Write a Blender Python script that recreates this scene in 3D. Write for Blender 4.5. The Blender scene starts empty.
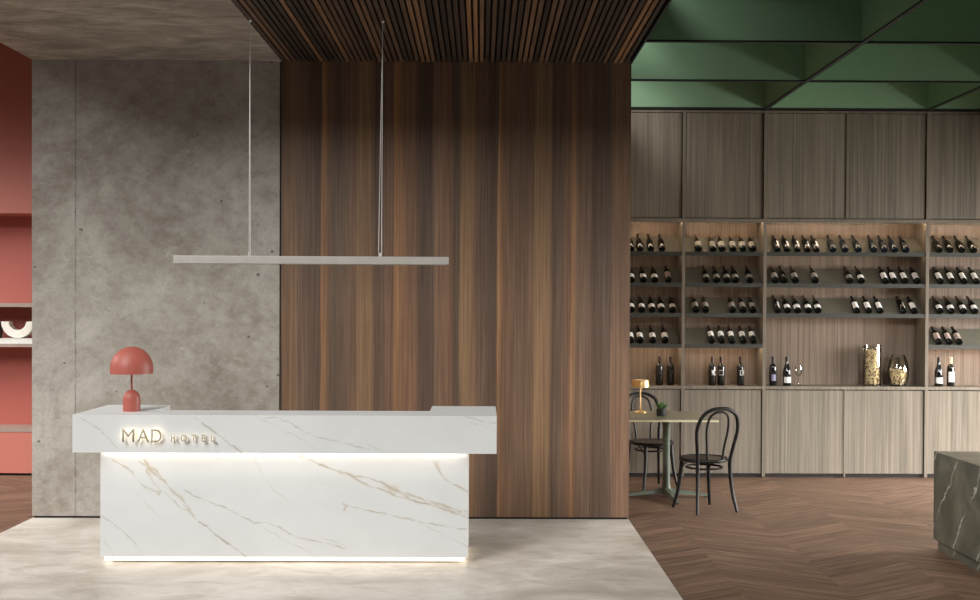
import bpy, bmesh, math, random
import numpy as np
from mathutils import Vector, Matrix, Euler
random.seed(7)
SC = bpy.context.scene
COL = SC.collection
PI = math.pi

# ------------------------------------------------------------------ camera
F, EYE = 1150.0, 1.65
PITCH, YAW, ROLL, CX, CY = .01203, .0097, .00452, 492.80145, 316.7372
def cam_matrix():
    a = YAW;   Ry = np.array([[math.cos(a),0,-math.sin(a)],[0,1,0],[math.sin(a),0,math.cos(a)]])
    a = PITCH; Rp = np.array([[1,0,0],[0,math.cos(a),-math.sin(a)],[0,math.sin(a),math.cos(a)]])
    a = ROLL;  Rr = np.array([[math.cos(a),-math.sin(a),0],[math.sin(a),math.cos(a),0],[0,0,1]])
    return Rr @ Rp @ Ry
RM = cam_matrix()
def at(u, v, D):
    """point seen at pixel (u, v) of the survey photo at depth D (metres from the camera)"""
    d = RM.T @ np.array([(u-CX)/F, (v-CY)/F, 1.0])
    r = Vector((d[0], d[2], -d[1])); r = r * (D / r.y)
    return Vector((r.x, D, r.z + EYE))
def atz(u, v, Z):
    d = RM.T @ np.array([(u-CX)/F, (v-CY)/F, 1.0])
    r = Vector((d[0], d[2], -d[1])); r = r * ((Z-EYE) / r.z)
    return Vector((r.x, r.y, Z))
cd = bpy.data.cameras.new('camera'); cam = bpy.data.objects.new('camera', cd); COL.objects.link(cam)
def w(row): return Vector((row[0], row[2], -row[1]))
right, up, back = w(RM[0]), -w(RM[1]), -w(RM[2])
m = Matrix((right, up, back)).transposed().to_4x4(); m.translation = (0, 0, EYE)
cam.matrix_world = m
cd.sensor_width = 36; cd.lens = F/980*36
cd.shift_x = (490-CX)/980; cd.shift_y = (CY-300)/980
cd.clip_start = .05; cd.clip_end = 200
SC.camera = cam

# ------------------------------------------------------------------ helpers
def L(c):
    """sRGB 0-255 -> linear rgba"""
    o = []
    for v in c[:3]:
        v = v/255.0
        o.append(v/12.92 if v <= .04045 else ((v+.055)/1.055)**2.4)
    return (*o, 1.0)

class NT:
    def __init__(s, name, rough=.5, metal=0, spec=.5):
        s.m = bpy.data.materials.new(name); s.m.use_nodes = True
        s.t = s.m.node_tree; s.n = s.t.nodes; s.l = s.t.links
        s.b = s.n['Principled BSDF']
        s.b.inputs['Roughness'].default_value = rough
        s.b.inputs['Metallic'].default_value = metal
        s.b.inputs['Specular IOR Level'].default_value = spec
        s._g = None
    def set(s, sock, v):
        if isinstance(v, bpy.types.NodeSocket): s.l.new(v, sock)
        elif v is not None: sock.default_value = v
    def geo(s):
        if s._g is None:
            g = s.n.new('ShaderNodeNewGeometry'); x = s.n.new('ShaderNodeSeparateXYZ')
            s.l.new(g.outputs['Position'], x.inputs[0]); s._g = x.outputs
        return s._g
    def math(s, op, a, b=None, c=None, clamp=False):
        n = s.n.new('ShaderNodeMath'); n.operation = op; n.use_clamp = clamp
        s.set(n.inputs[0], a)
        if b is not None: s.set(n.inputs[1], b)
        if c is not None: s.set(n.inputs[2], c)
        return n.outputs[0]
    def xyz(s, x, y, z):
        n = s.n.new('ShaderNodeCombineXYZ'); s.set(n.inputs[0], x); s.set(n.inputs[1], y); s.set(n.inputs[2], z)
        return n.outputs[0]
    def noise(s, vec, scale=1, detail=4, rough=.55, dist=0):
        n = s.n.new('ShaderNodeTexNoise'); s.l.new(vec, n.inputs['Vector'])
        n.inputs['Scale'].default_value = scale; n.inputs['Detail'].default_value = detail
        n.inputs['Roughness'].default_value = rough; n.inputs['Distortion'].default_value = dist
        return n.outputs['Fac']
    def pos(s, sx=1, sy=1, sz=1, ox=0, oy=0, oz=0):
        g = s.geo()
        return s.xyz(s.math('MULTIPLY_ADD', g[0], sx, ox), s.math('MULTIPLY_ADD', g[1], sy, oy), s.math('MULTIPLY_ADD', g[2], sz, oz))
    def ramp(s, fac, stops, mode='LINEAR'):
        n = s.n.new('ShaderNodeValToRGB'); s.l.new(fac, n.inputs[0]); e = n.color_ramp.elements
        n.color_ramp.interpolation = mode
        e[0].position, e[0].color = stops[0]
        e[1].position, e[1].color = stops[-1]
        for p, c in stops[1:-1]:
            x = e.new(p); x.color = c
        return n.outputs[0]
    def mix(s, fac, a, b, mode='MIX'):
        n = s.n.new('ShaderNodeMix'); n.data_type = 'RGBA'; n.blend_type = mode
        s.set(n.inputs[0], fac); s.set(n.inputs[6], a); s.set(n.inputs[7], b)
        return n.outputs[2]
    def white(s, vec):
        n = s.n.new('ShaderNodeTexWhiteNoise'); n.noise_dimensions = '3D'; s.l.new(vec, n.inputs['Vector'])
        return n.outputs['Value']
    def rng(s, v, a, b, c=0, d=1):
        n = s.n.new('ShaderNodeMapRange'); s.set(n.inputs[0], v)
        for i, q in enumerate((a, b, c, d)): n.inputs[i+1].default_value = q
        return n.outputs[0]
    def color(s, v): s.set(s.b.inputs['Base Color'], v)
    def bump(s, h, strength=.2, dist=.01):
        n = s.n.new('ShaderNodeBump'); n.inputs['Strength'].default_value = strength; n.inputs['Distance'].default_value = dist
        s.l.new(h, n.inputs['Height']); s.l.new(n.outputs[0], s.b.inputs['Normal'])

def plain(name, c, rough=.5, metal=0, spec=.5, speck=.06):
    t = NT(name, rough, metal, spec)
    n = t.noise(t.pos(), 14, 3)
    lo = [v*(1-speck) for v in c]; hi = [min(255, v*(1+speck)) for v in c]
    t.color(t.mix(n, L(lo), L(hi)))
    return t.m
def emit(name, c, strength):
    t = NT(name)
    t.color((0, 0, 0, 1)); t.b.inputs['Emission Color'].default_value = c
    t.b.inputs['Emission Strength'].default_value = strength
    return t.m

def add_box(bm, lo, hi):
    c = [(x, y, z) for x in (lo[0], hi[0]) for y in (lo[1], hi[1]) for z in (lo[2], hi[2])]
    v = [bm.verts.new(p) for p in c]
    for f in ((0,1,3,2), (4,6,7,5), (0,4,5,1), (2,3,7,6), (0,2,6,4), (1,5,7,3)):
        bm.faces.new([v[i] for i in f])
    return v
def add_prism(bm, pts, d0, d1, axis='y'):
    """closed outline extruded along an axis; pts are (a, b) in the other two axes"""
    def P(a, b, d):
        return {'y': (a, d, b), 'x': (d, a, b), 'z': (a, b, d)}[axis]
    A = [bm.verts.new(P(a, b, d0)) for a, b in pts]; B = [bm.verts.new(P(a, b, d1)) for a, b in pts]
    bm.faces.new(A); bm.faces.new(B[::-1])
    n = len(pts)
    for i in range(n): bm.faces.new((A[i], B[i], B[(i+1) % n], A[(i+1) % n]))
def add_lathe(bm, prof, seg=24, cx=0, cy=0, cap0=True, cap1=True):
    rings = []
    for r, z in prof:
        rings.append([bm.verts.new((cx+r*math.cos(2*PI*k/seg), cy+r*math.sin(2*PI*k/seg), z)) for k in range(seg)])
    for a, b in zip(rings, rings[1:]):
        for k in range(seg): bm.faces.new((a[k], a[(k+1) % seg], b[(k+1) % seg], b[k]))
    if cap0: bm.faces.new(rings[0][::-1])
    if cap1: bm.faces.new(rings[-1])
def smooth_path(pts, n=8, closed=False):
    P = [Vector(p) for p in pts]; out = []
    N = len(P)
    rng_ = range(N if closed else N-1)
    for i in rng_:
        if closed: p0, p1, p2, p3 = P[(i-1) % N], P[i], P[(i+1) % N], P[(i+2) % N]
        else: p0, p1, p2, p3 = P[max(i-1, 0)], P[i], P[i+1], P[min(i+2, N-1)]
        for k in range(n):
            t = k/n
            out.append(.5*((2*p1)+(p2-p0)*t+(2*p0-5*p1+4*p2-p3)*t*t+(3*p1-p0-3*p2+p3)*t**3))
    if not closed: out.append(P[-1])
    return out
def add_tube(bm, pts, r, seg=8, closed=False):
    n = len(pts); R = r if isinstance(r, (list, tuple)) else [r]*n
    rings = []; prev = None
    for i, p in enumerate(pts):
        a = pts[(i-1) % n] if (closed or i > 0) else pts[i]
        b = pts[(i+1) % n] if (closed or i < n-1) else pts[i]
        t = (b-a).normalized()
        if prev is None: prev = Vector((0, 0, 1)) if abs(t.z) < .9 else Vector((1, 0, 0))
        u = (prev - t*prev.dot(t)).normalized(); prev = u; v = t.cross(u)
        rings.append([bm.verts.new(p + (u*math.cos(2*PI*k/seg)+v*math.sin(2*PI*k/seg))*R[i]) for k in range(seg)])
    rr = list(zip(rings, rings[1:]))
    if closed: rr.append((rings[-1], rings[0]))
    for a, b in rr:
        for k in range(seg): bm.faces.new((a[k], a[(k+1) % seg], b[(k+1) % seg], b[k]))
    if not closed: bm.faces.new(rings[0][::-1]); bm.faces.new(rings[-1])

def obj(name, bm, mat, parent=None, bevel=0, smooth=False, world=False):
    bmesh.ops.recalc_face_normals(bm, faces=bm.faces)
    if bevel:
        es = [e for e in bm.edges if len(e.link_faces) == 2 and e.calc_face_angle(0) > .5]
        bmesh.ops.bevel(bm, geom=es, offset=bevel, segments=2, profile=.7, affect='EDGES', clamp_overlap=True)
    me = bpy.data.meshes.new(name); bm.to_mesh(me); bm.free()
    if smooth:
        me.shade_smooth()
        me.set_sharp_from_angle(angle=math.radians(38))
    o = bpy.data.objects.new(name, me); COL.objects.link(o)
    if mat: me.materials.append(mat)
    if parent: o.parent = parent
    return o
def tag(o, label, cat, group=None, kind=None):
    o['label'] = label; o['category'] = cat
    if group: o['group'] = group
    if kind: o['kind'] = kind
    return o
def thing(name, loc, label, cat, rz=0, group=None):
    o = bpy.data.objects.new(name, None); COL.objects.link(o); o.location = loc; o.rotation_euler = (0, 0, rz)
    o.empty_display_size = .05
    return tag(o, label, cat, group)
def struct(name, bm, mat, bevel=0, parent=None):
    o = obj(name, bm, mat, parent, bevel); o['kind'] = 'structure'; return o
def box_obj(name, lo, hi, mat, parent=None, bevel=0):
    bm = bmesh.new(); add_box(bm, lo, hi); return obj(name, bm, mat, parent, bevel)

# ------------------------------------------------------------------ dimensions
ZC, XL, XM, XR = 3.475, -3.41, -1.525, 1.13
D1, D2 = 8.754, 10.926
ZF = 3.515
BAY = (1.142, 1.919, 2.695, 4.248, 5.801)

# ------------------------------------------------------------------ materials
def concrete_wall():
    t = NT('board marked grey concrete', .82, spec=.25)
    big = t.noise(t.pos(1, 1, 1), 1.1, 8, .66, .8)
    fine = t.noise(t.pos(1, 1, 1.3), 11, 8, .72)
    tiny = t.noise(t.pos(1, 1, 1), 55, 4, .7)
    c = t.ramp(big, [(.32, L((112, 105, 96))), (.46, L((136, 130, 121))), (.56, L((148, 143, 135))), (.70, L((172, 168, 160)))])
    c = t.mix(t.rng(fine, .42, .72, 0, .45), c, L((178, 174, 166)))
    c = t.mix(t.rng(fine, .46, .28, 0, .4), c, L((104, 97, 88)))
    c = t.mix(t.rng(tiny, .5, .75, 0, .35), c, L((92, 85, 77)))
    c = t.mix(t.rng(t.noise(t.pos(1.3, 1, .8, 3, 1, 2), 1.9, 6, .7, .6), .54, .72, 0, .5), c, L((112, 103, 92)))
    c = t.mix(t.rng(t.noise(t.pos(1, 1, 1.6, 7, 1, 4), 4.5, 6, .75, .4), .60, .74, 0, .55), c, L((192, 189, 182)))
    # pin holes
    v = t.n.new('ShaderNodeTexVoronoi'); t.l.new(t.pos(), v.inputs['Vector']); v.inputs['Scale'].default_value = 7
    v.inputs['Randomness'].default_value = 1
    pick = t.math('GREATER_THAN', t.noise(t.pos(1, 1, 1, 9, 9, 9), 1.6, 2), .45)
    hole = t.math('MULTIPLY', t.math('LESS_THAN', v.outputs['Distance'], t.rng(t.noise(t.pos(1, 1, 1, 2), 8, 1), .35, .75, .03, .12)), pick)
    c = t.mix(t.math('MULTIPLY', hole, .8), c, L((52, 47, 42)))
    # panel joint
    g = t.geo(); xs = at(75.5, 300, D1).x
    d = t.math('ABSOLUTE', t.math('SUBTRACT', t.math('MULTIPLY_ADD', t.noise(t.pos(0, 0, 6), 1, 3), .012, g[0]), xs+.006))
    seam = t.math('MULTIPLY', t.math('LESS_THAN', d, .0055), t.rng(t.noise(t.pos(0, 0, 4, 4), 1, 6, .8), .40, .62, .05, .75))
    c = t.mix(.10, c, L((190, 178, 165)))
    h = t.n.new('ShaderNodeHueSaturation'); h.inputs['Value'].default_value = 1.22; t.l.new(c, h.inputs['Color']); c = h.outputs[0]
    c = t.mix(seam, c, L((78, 72, 65)))
    t.color(c); t.bump(fine, .25, .01)
    return t.m
def concrete_ceiling():
    t = NT('streaked grey concrete ceiling', .7, spec=.3)
    s = t.noise(t.pos(1.6, 3.2, 1), 1.5, 8, .7, .6)
    f = t.noise(t.pos(2, 10, 1, 4), 2.4, 6, .7, .2)
    c = t.ramp(s, [(.34, L((124, 115, 106))), (.5, L((156, 146, 134))), (.66, L((186, 175, 163)))])
    c = t.mix(t.rng(f, .45, .7, 0, .5), c, L((112, 102, 93)))
    t.color(c); return t.m
def concrete_floor():
    t = NT('polished pale concrete floor', .42, spec=.4)
    s = t.noise(t.pos(.7, 1.1, 1), 1.7, 9, .68, .6)
    f = t.noise(t.pos(1.2, 2.0, 1, 3, 5), 2.4, 8, .74, .4)
    c = t.ramp(s, [(.32, L((160, 151, 140))), (.47, L((190, 182, 172))), (.6, L((207, 200, 191))), (.7, L((218, 212, 204)))])
    c = t.mix(t.rng(f, .48, .70, 0, .6), c, L((152, 142, 128)))
    t.color(c)
    t.set(t.b.inputs['Roughness'], t.rng(s, .3, .7, .36, .5))
    return t.m
def walnut_wall():
    t = NT('walnut veneer', .48, spec=.35)
    g = t.geo()
    DK, GR, BR, RD, GO, OR, PK = (84, 70, 60), (102, 90, 79), (128, 104, 86), (140, 106, 85), (166, 134, 100), (192, 142, 100), (150, 120, 99)
    px = [(281, DK), (285, (136, 106, 80)), (294, (142, 112, 84)), (297, BR), (308, (108, 88, 75)), (314, DK), (320.5, DK), (321.5, OR), (327, (152, 114, 82)),
          (330, BR), (338, GR), (350, BR), (356.6, RD), (357.5, GO), (371, (158, 126, 94)), (375, DK), (382, (114, 92, 78)), (393.5, RD), (394.5, OR), (400, (160, 120, 88)), (414, RD), (420, DK), (432.7, (86, 74, 66)), (433.7, PK), (450, RD), (454, DK), (459, GR)]
    px2 = [(459, GR), (460.5, GO), (473, (158, 126, 94)), (475, BR), (486, (114, 94, 83)), (490, DK), (497.2, (84, 74, 65)), (498.2, (206, 154, 110)), (502, (144, 110, 84)), (516, BR), (533, (130, 104, 85)), (534.5, GO), (549, (156, 126, 98)), (552, DK), (558, GR), (570.5, RD), (571.8, (194, 146, 104)), (577, BR), (590, (134, 112, 95)), (593, DK), (602, (94, 84, 76)), (610, GR), (611.5, PK), (632, PK)]
    wob = t.math('MULTIPLY_ADD', t.noise(t.pos(2.5, 0, .5), 1, 3), .05, -.025)
    wob2 = t.math('MULTIPLY_ADD', t.noise(t.pos(30, 0, 1.1), 1, 2), .012, -.006)
    X = t.math('ADD', g[0], t.math('ADD', wob, wob2))
    def xr(p): return at(p, 300, D1).x
    x0, xm, x1 = xr(281), xr(459), xr(632)
    c1 = t.ramp(t.rng(X, x0, xm), [((xr(p)-x0)/(xm-x0), L(c)) for p, c in px])
    c2 = t.ramp(t.rng(X, xm, x1), [((xr(p)-xm)/(x1-xm), L(c)) for p, c in px2])
    c = t.mix(t.math('GREATER_THAN', X, xm), c1, c2)
    grain = t.noise(t.xyz(t.math('MULTIPLY', g[0], 95), t.math('MULTIPLY', g[1], 95), t.math('MULTIPLY', g[2], 1.0)), 1, 6, .78, .15)
    c = t.mix(t.rng(grain, .34, .66, 0, 1), t.mix(.58, c, L((34, 26, 21))), t.mix(.16, c, L((205, 170, 135))))
    blot = t.noise(t.pos(5, 1, .55, 2, 0, 5), 1, 4, .6)
    c = t.mix(t.rng(blot, .48, .75, 0, .6), c, L((76, 64, 56)))
    h = t.n.new('ShaderNodeHueSaturation'); h.inputs['Saturation'].default_value = 1.06; h.inputs['Value'].default_value = .92; t.l.new(c, h.inputs['Color']); c = t.mix(.14, h.outputs[0], L((112, 74, 58)))
    t.color(c); return t.m
def slat_wood():
    t = NT('dark walnut slats', .5, spec=.3)
    g = t.geo()
    i = t.math('FLOOR', t.math('DIVIDE', t.math('SUBTRACT', g[0], XM), SLP))
    r = t.white(t.xyz(i, 3.3, 1.7))
    c = t.ramp(r, [(0, L((54, 46, 40))), (.35, L((74, 60, 50))), (.6, L((98, 77, 61))), (.82, L((122, 93, 70))), (.97, L((166, 122, 84)))])
    gr = t.noise(t.pos(80, 1.6, 80), 1, 4, .6)
    c = t.mix(t.rng(gr, .35, .7, 0, .6), c, L((34, 27, 23)))
    t.color(c); return t.m
def greige_wood():
    t = NT('grey brown oak veneer', .5, spec=.35)
    g = t.geo()
    gr = t.noise(t.xyz(t.math('MULTIPLY', g[0], 55), t.math('MULTIPLY', g[1], 55), t.math('MULTIPLY', g[2], .8)), 1, 5, .7)
    br = t.noise(t.pos(9, 9, .25), 1, 3)
    c = t.ramp(gr, [(.3, L((82, 75, 65))), (.5, L((108, 100, 88))), (.7, L((132, 123, 110)))])
    c = t.mix(t.rng(br, .35, .65, 0, .3), c, L((144, 132, 117)))
    t.color(c); return t.m
def niche_wood():
    t = NT('warm oak back panel', .55, spec=.3)
    gr = t.noise(t.pos(60, 60, .8), 1, 5, .7)
    c = t.ramp(gr, [(.3, L((84, 71, 60))), (.5, L((110, 95, 82))), (.7, L((132, 115, 100)))])
    t.color(c); return t.m
def wood_floor():
    t = NT('brown chevron parquet', .4, spec=.4)
    g = t.geo(); W, PW = .62, .13
    X = t.math('DIVIDE', t.math('ADD', g[0], 20.21), W)
    ci = t.math('FLOOR', X); fx = t.math('MULTIPLY', t.math('FRACT', X), W)
    par = t.math('MULTIPLY', t.math('FRACT', t.math('MULTIPLY', ci, .5)), 2)            # 0 / 1
    sgn = t.math('MULTIPLY_ADD', par, 2, -1)
    dx = t.math('MULTIPLY', t.math('SUBTRACT', fx, W/2), sgn)
    v = t.math('ADD', g[1], t.math('MULTIPLY', dx, .62))
    pv = t.math('DIVIDE', v, PW); pi_ = t.math('FLOOR', pv); pf = t.math('FRACT', pv)
    r = t.white(t.xyz(ci, pi_, .5))
    along = t.math('SUBTRACT', g[0], 0)
    grain = t.noise(t.xyz(t.math('MULTIPLY', along, 2.2), t.math('MULTIPLY', v, 26), t.math('MULTIPLY', r, 30)), 1, 5, .65, .6)
    c = t.ramp(r, [(0, L((106, 82, 65))), (.5, L((118, 92, 74))), (1, L((128, 101, 82)))])
    c = t.mix(t.rng(grain, .40, .62, 0, .85), c, L((76, 56, 45)))
    edge = t.math('MINIMUM', pf, t.math('SUBTRACT', 1, pf))
    c = t.mix(t.math('MULTIPLY', t.math('LESS_THAN', edge, .018), .6), c, L((48, 34, 28)))
    t.color(c)
    t.set(t.b.inputs['Roughness'], t.rng(grain, .3, .7, .42, .55))
    return t.m
def marble(name, attr=True):
    t = NT(name, .42, spec=.3)
    n = t.noise(t.pos(1.2, 1.2, 1.8), 1.2, 4, .6, .5)
    c = t.ramp(n, [(.3, L((208, 209, 208))), (.6, L((215, 216, 215)))])
    if attr:
        a = t.n.new('ShaderNodeAttribute'); a.attribute_name = 'vein'
        sp = t.n.new('ShaderNodeSeparateColor'); t.l.new(a.outputs['Color'], sp.inputs[0])
        brk = t.noise(t.pos(), 30, 4, .7)
        c = t.mix(t.math('MULTIPLY', sp.outputs[0], t.rng(brk, .3, .6, .55, 1)), c, L((126, 112, 90)))
        c = t.mix(t.math('MULTIPLY', sp.outputs[1], t.rng(brk, .3, .6, .4, 1)), c, L((182, 162, 120)))
    t.color(c); return t.m
def green_marble():
    t = NT('dark green marble', .3, spec=.45)
    n = t.noise(t.pos(), 3.2, 7, .65, 1.2)
    c = t.ramp(n, [(.3, L((72, 73, 64))), (.5, L((92, 92, 81))), (.7, L((116, 115, 101)))])
    g = t.geo()
    # two thin white cracks slanting down the side and some fine ones
    q = t.math('ADD', t.math('MULTIPLY', g[1], 1), t.math('ADD', t.math('MULTIPLY', g[2], .75), t.math('MULTIPLY', t.noise(t.pos(1, 1, 1), 5, 5, .7), .22)))
    m1 = t.math('ABSOLUTE', t.math('SUBTRACT', t.math('FRACT', t.math('MULTIPLY', q, 2.7)), .5))
    gate = t.rng(t.noise(t.pos(1, 1, 1, 5), 3.5, 2), .46, .56, 0, 1)
    vein = t.math('MULTIPLY', t.math('LESS_THAN', m1, .018), gate)
    c = t.mix(t.math('MULTIPLY', vein, .8), c, L((190, 190, 176)))
    t.color(c); return t.m
def thin_glass(name, tint, refl=.10):
    m = bpy.data.materials.new(name); m.use_nodes = True; t = m.node_tree; t.nodes.clear()
    o = t.nodes.new('ShaderNodeOutputMaterial'); mx = t.nodes.new('ShaderNodeMixShader'); tr = t.nodes.new('ShaderNodeBsdfTransparent'); gl = t.nodes.new('ShaderNodeBsdfGlossy')
    lw = t.nodes.new('ShaderNodeLayerWeight'); lw.inputs[0].default_value = .25
    tr.inputs[0].default_value = L(tint); gl.inputs['Roughness'].default_value = .05
    ma = t.nodes.new('ShaderNodeMath'); ma.operation = 'MULTIPLY_ADD'; t.links.new(lw.outputs['Fresnel'], ma.inputs[0]); ma.inputs[1].default_value = .8; ma.inputs[2].default_value = refl*.3; ma.use_clamp = True
    t.links.new(ma.outputs[0], mx.inputs[0]); t.links.new(tr.outputs[0], mx.inputs[1]); t.links.new(gl.outputs[0], mx.inputs[2]); t.links.new(mx.outputs[0], o.inputs[0])
    return m
def glass(name, tint, rough=0.0):
    t = NT(name, rough); t.color(L(tint)); t.b.inputs['Transmission Weight'].default_value = 1; t.b.inputs['IOR'].default_value = 1.45
    return t.m

SLP = .0405
M = dict(ledc=emit('neutral light strip', (1, .93, .84, 1), 11),fin_shade=plain('painted fin underside shade', (20, 26, 20), .8),added_floor=plain('dark grey brown carpet', (84, 76, 70), .95),
    cw=concrete_wall(), cc=concrete_ceiling(), cf=concrete_floor(), ww=walnut_wall(), sl=slat_wood(), gw=greige_wood(), nw=niche_wood(),
    wf=wood_floor(), mv=marble('white marble with gold veins'), mp=marble('plain white marble', False), gm=green_marble(),
    black=plain('matt black', (22, 20, 19), .8), dark=plain('shadow gap', (34, 31, 29), .9),
    green=plain('dusty green paint', (124, 158, 126), .6, speck=.02), greend=plain('green painted steel', (80, 90, 76), .5),
    ttop=plain('olive green laminate', (104, 104, 86), .4), tedge=plain('cream table edge', (196, 186, 150), .5),
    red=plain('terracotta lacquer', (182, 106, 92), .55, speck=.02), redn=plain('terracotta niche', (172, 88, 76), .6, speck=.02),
    taupe=plain('taupe shelf board', (150, 132, 120), .5), tray=plain('grey green tray', (96, 94, 84), .5), lip=plain('dark green grey lip', (46, 47, 40), .5),
    coral=plain('coral lacquered metal', (170, 90, 77), .5, speck=.01),
    pend=plain('satin grey aluminium', (176, 170, 162), .35, .2), cable=plain('pale steel cable', (200, 196, 190), .35, .3),
    brass=plain('polished brass', (222, 188, 128), .34, 1), bent=plain('black bentwood', (13, 11, 10), .45, spec=.25), seat=plain('dark cane seat', (34, 27, 23), .4),
    white=plain('chalk white plaster', (222, 216, 206), .7), book=plain('pale book cover', (214, 212, 206), .6), bookd=plain('dark book cover', (62, 62, 58), .6),
    letter=plain('champagne metal', (178, 165, 142), .6, .0, speck=.01),
    wine=plain('dark bottle glass', (14, 16, 14), .12, spec=.7), wineb=plain('blue black bottle glass', (20, 28, 38), .14, spec=.7),
    lw=plain('white paper label', (222, 220, 216), .7), lg=plain('grey paper label', (138, 134, 126), .7), lp=plain('dusty pink paper label', (164, 148, 140), .7),
    lv=plain('violet grey label', (128, 124, 148), .7), lk=plain('black printed label', (30, 28, 28), .6),
    capk=plain('black foil', (26, 22, 20), .4), capr=plain('dark red foil', (52, 26, 22), .4), capo=plain('bronze foil', (96, 70, 50), .4), capc=plain('cream foil', (200, 186, 150), .5),
    cork=plain('wine corks', (228, 206, 164), .8, speck=.15), cork2=plain('stained wine corks', (120, 88, 66), .8, speck=.2), leaf=plain('small leaves', (78, 104, 52), .6, speck=.2), pot=plain('charcoal pot', (44, 44, 42), .7),
    gl=thin_glass('clear glass', (252, 253, 252)), gld=thin_glass('smoky glass', (250, 250, 248)),
    led=emit('warm light strip', (1, .86, .68, 1), 3.0), ledn=emit('warm shelf light', (1, .76, .53, 1), 34), ledm=emit('dim shelf light and row fill', (1, .76, .55, 1), 6),
    halo=emit('sign backlight', (1, .86, .64, 1), 4.2), halos=emit('small sign backlight', (1, .86, .64, 1), 1.8), bulb=emit('lamp diffuser', (1, .85, .62, 1), 1.5),
)

# ------------------------------------------------------------------ the setting
def sbox(name, lo, hi, mat): 
    bm = bmesh.new(); add_box(bm, lo, hi); return struct(name, bm, mat)
sbox('floor', (XL, 5.3, -.12), (XR, D1+.3, 0), M['cf'])
sbox('floor', (XR, 5.3, -.12), (7.2, 11.5, -.003), M['wf'])
sbox('floor', (-9, 5.3, -.12), (XL, 11.5, -.003), M['wf'])
sbox('floor', (-9, -6, -.12), (7.2, 5.3, -.004), M['added_floor'])  # unseen dark floor, added to cut light bouncing up the walls
sbox('wall_back', (XL, D1, .016), (XM-.012, 11.3, ZC), M['cw'])
sbox('wall_back', (XM, D1, .016), (XR, 11.3, ZC+.0445), M['ww'])
sbox('trim_1', (XM-.012, D1+.01, .016), (XM, 11.3, ZC), M['dark'])
sbox('baseboard_back', (XL+.01, D1+.012, 0), (XR-.008, 11.28, .016), M['dark'])
sbox('ceiling', (XL, 6.75, ZC), (XM-.002, D1+.1, ZC+.5), M['cc'])
bm = bmesh.new(); x = XM+.006
while x < XR-.03:
    add_box(bm, (x, 6.75, ZC), (x+.026, D1-.004, ZC+.045)); x += SLP
struct('ceiling', bm, M['sl'])
sbox('ceiling', (XM, 6.75, ZC+.045), (XR+.008, D1+.1, ZC+.5), M['black'])
sbox('trim_2', (XR-.004, 6.75, ZC+.002), (XR+.008, D1+.1, ZC+.045), M['black'])
# green coffered ceiling
FD = [atz(808, 80, ZF).y, atz(865, 41, ZF).y]
step = FD[0]-FD[1]
rows = [D2-.02, FD[0], FD[1]] + [FD[1]-step*k for k in range(1, 4)]
bm = bmesh.new()
for y in rows: add_box(bm, (XR+.012, y, ZF), (7.2, y+.03, ZF+.55))
struct('ceiling', bm, M['green'])
bm = bmesh.new()
for y in rows: add_box(bm, (XR+.012, y-.001, ZF-.014), (7.2, y+.031, ZF-.0005))
for x in (BAY[2], BAY[3]): 
    for a, b in zip(rows[1:], rows): add_box(bm, (x-.016, a+.0315, ZF-.014), (x+.016, b-.0015, ZF-.0005))
struct('trim_shade', bm, M['fin_shade'])  # near-black strips paint the shade onto the fin undersides
bm = bmesh.new()
for x in (BAY[2], BAY[3], BAY[4]): 
    for a, b in zip(rows[1:], rows): add_box(bm, (x-.015, a+.0305, ZF), (x+.015, b-.0005, ZF+.55))
struct('ceiling', bm, M['green'])
sbox('ceiling', (XR+.012, 4.0, ZF+.551), (7.2, 11.5, ZF+.65), M['green'])
sbox('wall_back', (XR, D2+.30, -.003), (7.2, 11.5, ZF+.55), M['gw'])
bm = bmesh.new()
add_box(bm, (5.83, 4.4, -.003), (6.0, 7.6, ZF)); add_box(bm, (5.83, 7.6, 2.7), (6.0, 10.7, ZF)); add_box(bm, (5.83, 10.7, -.003), (6.0, D2+.30, ZF))
struct('wall_right', bm, M['gw'])
sbox('wall_back', (-9, 11.36, -.003), (XL, 11.5, 4.15), M['red'])
sbox('ceiling', (-9, 5.5, 4.15), (XL-.002, 11.5, 4.25), M['cw'])
sbox('wall_left', (XL, 6.75, ZC+.5), (XL+.2, 11.5, 4.4), M['cw'])

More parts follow.
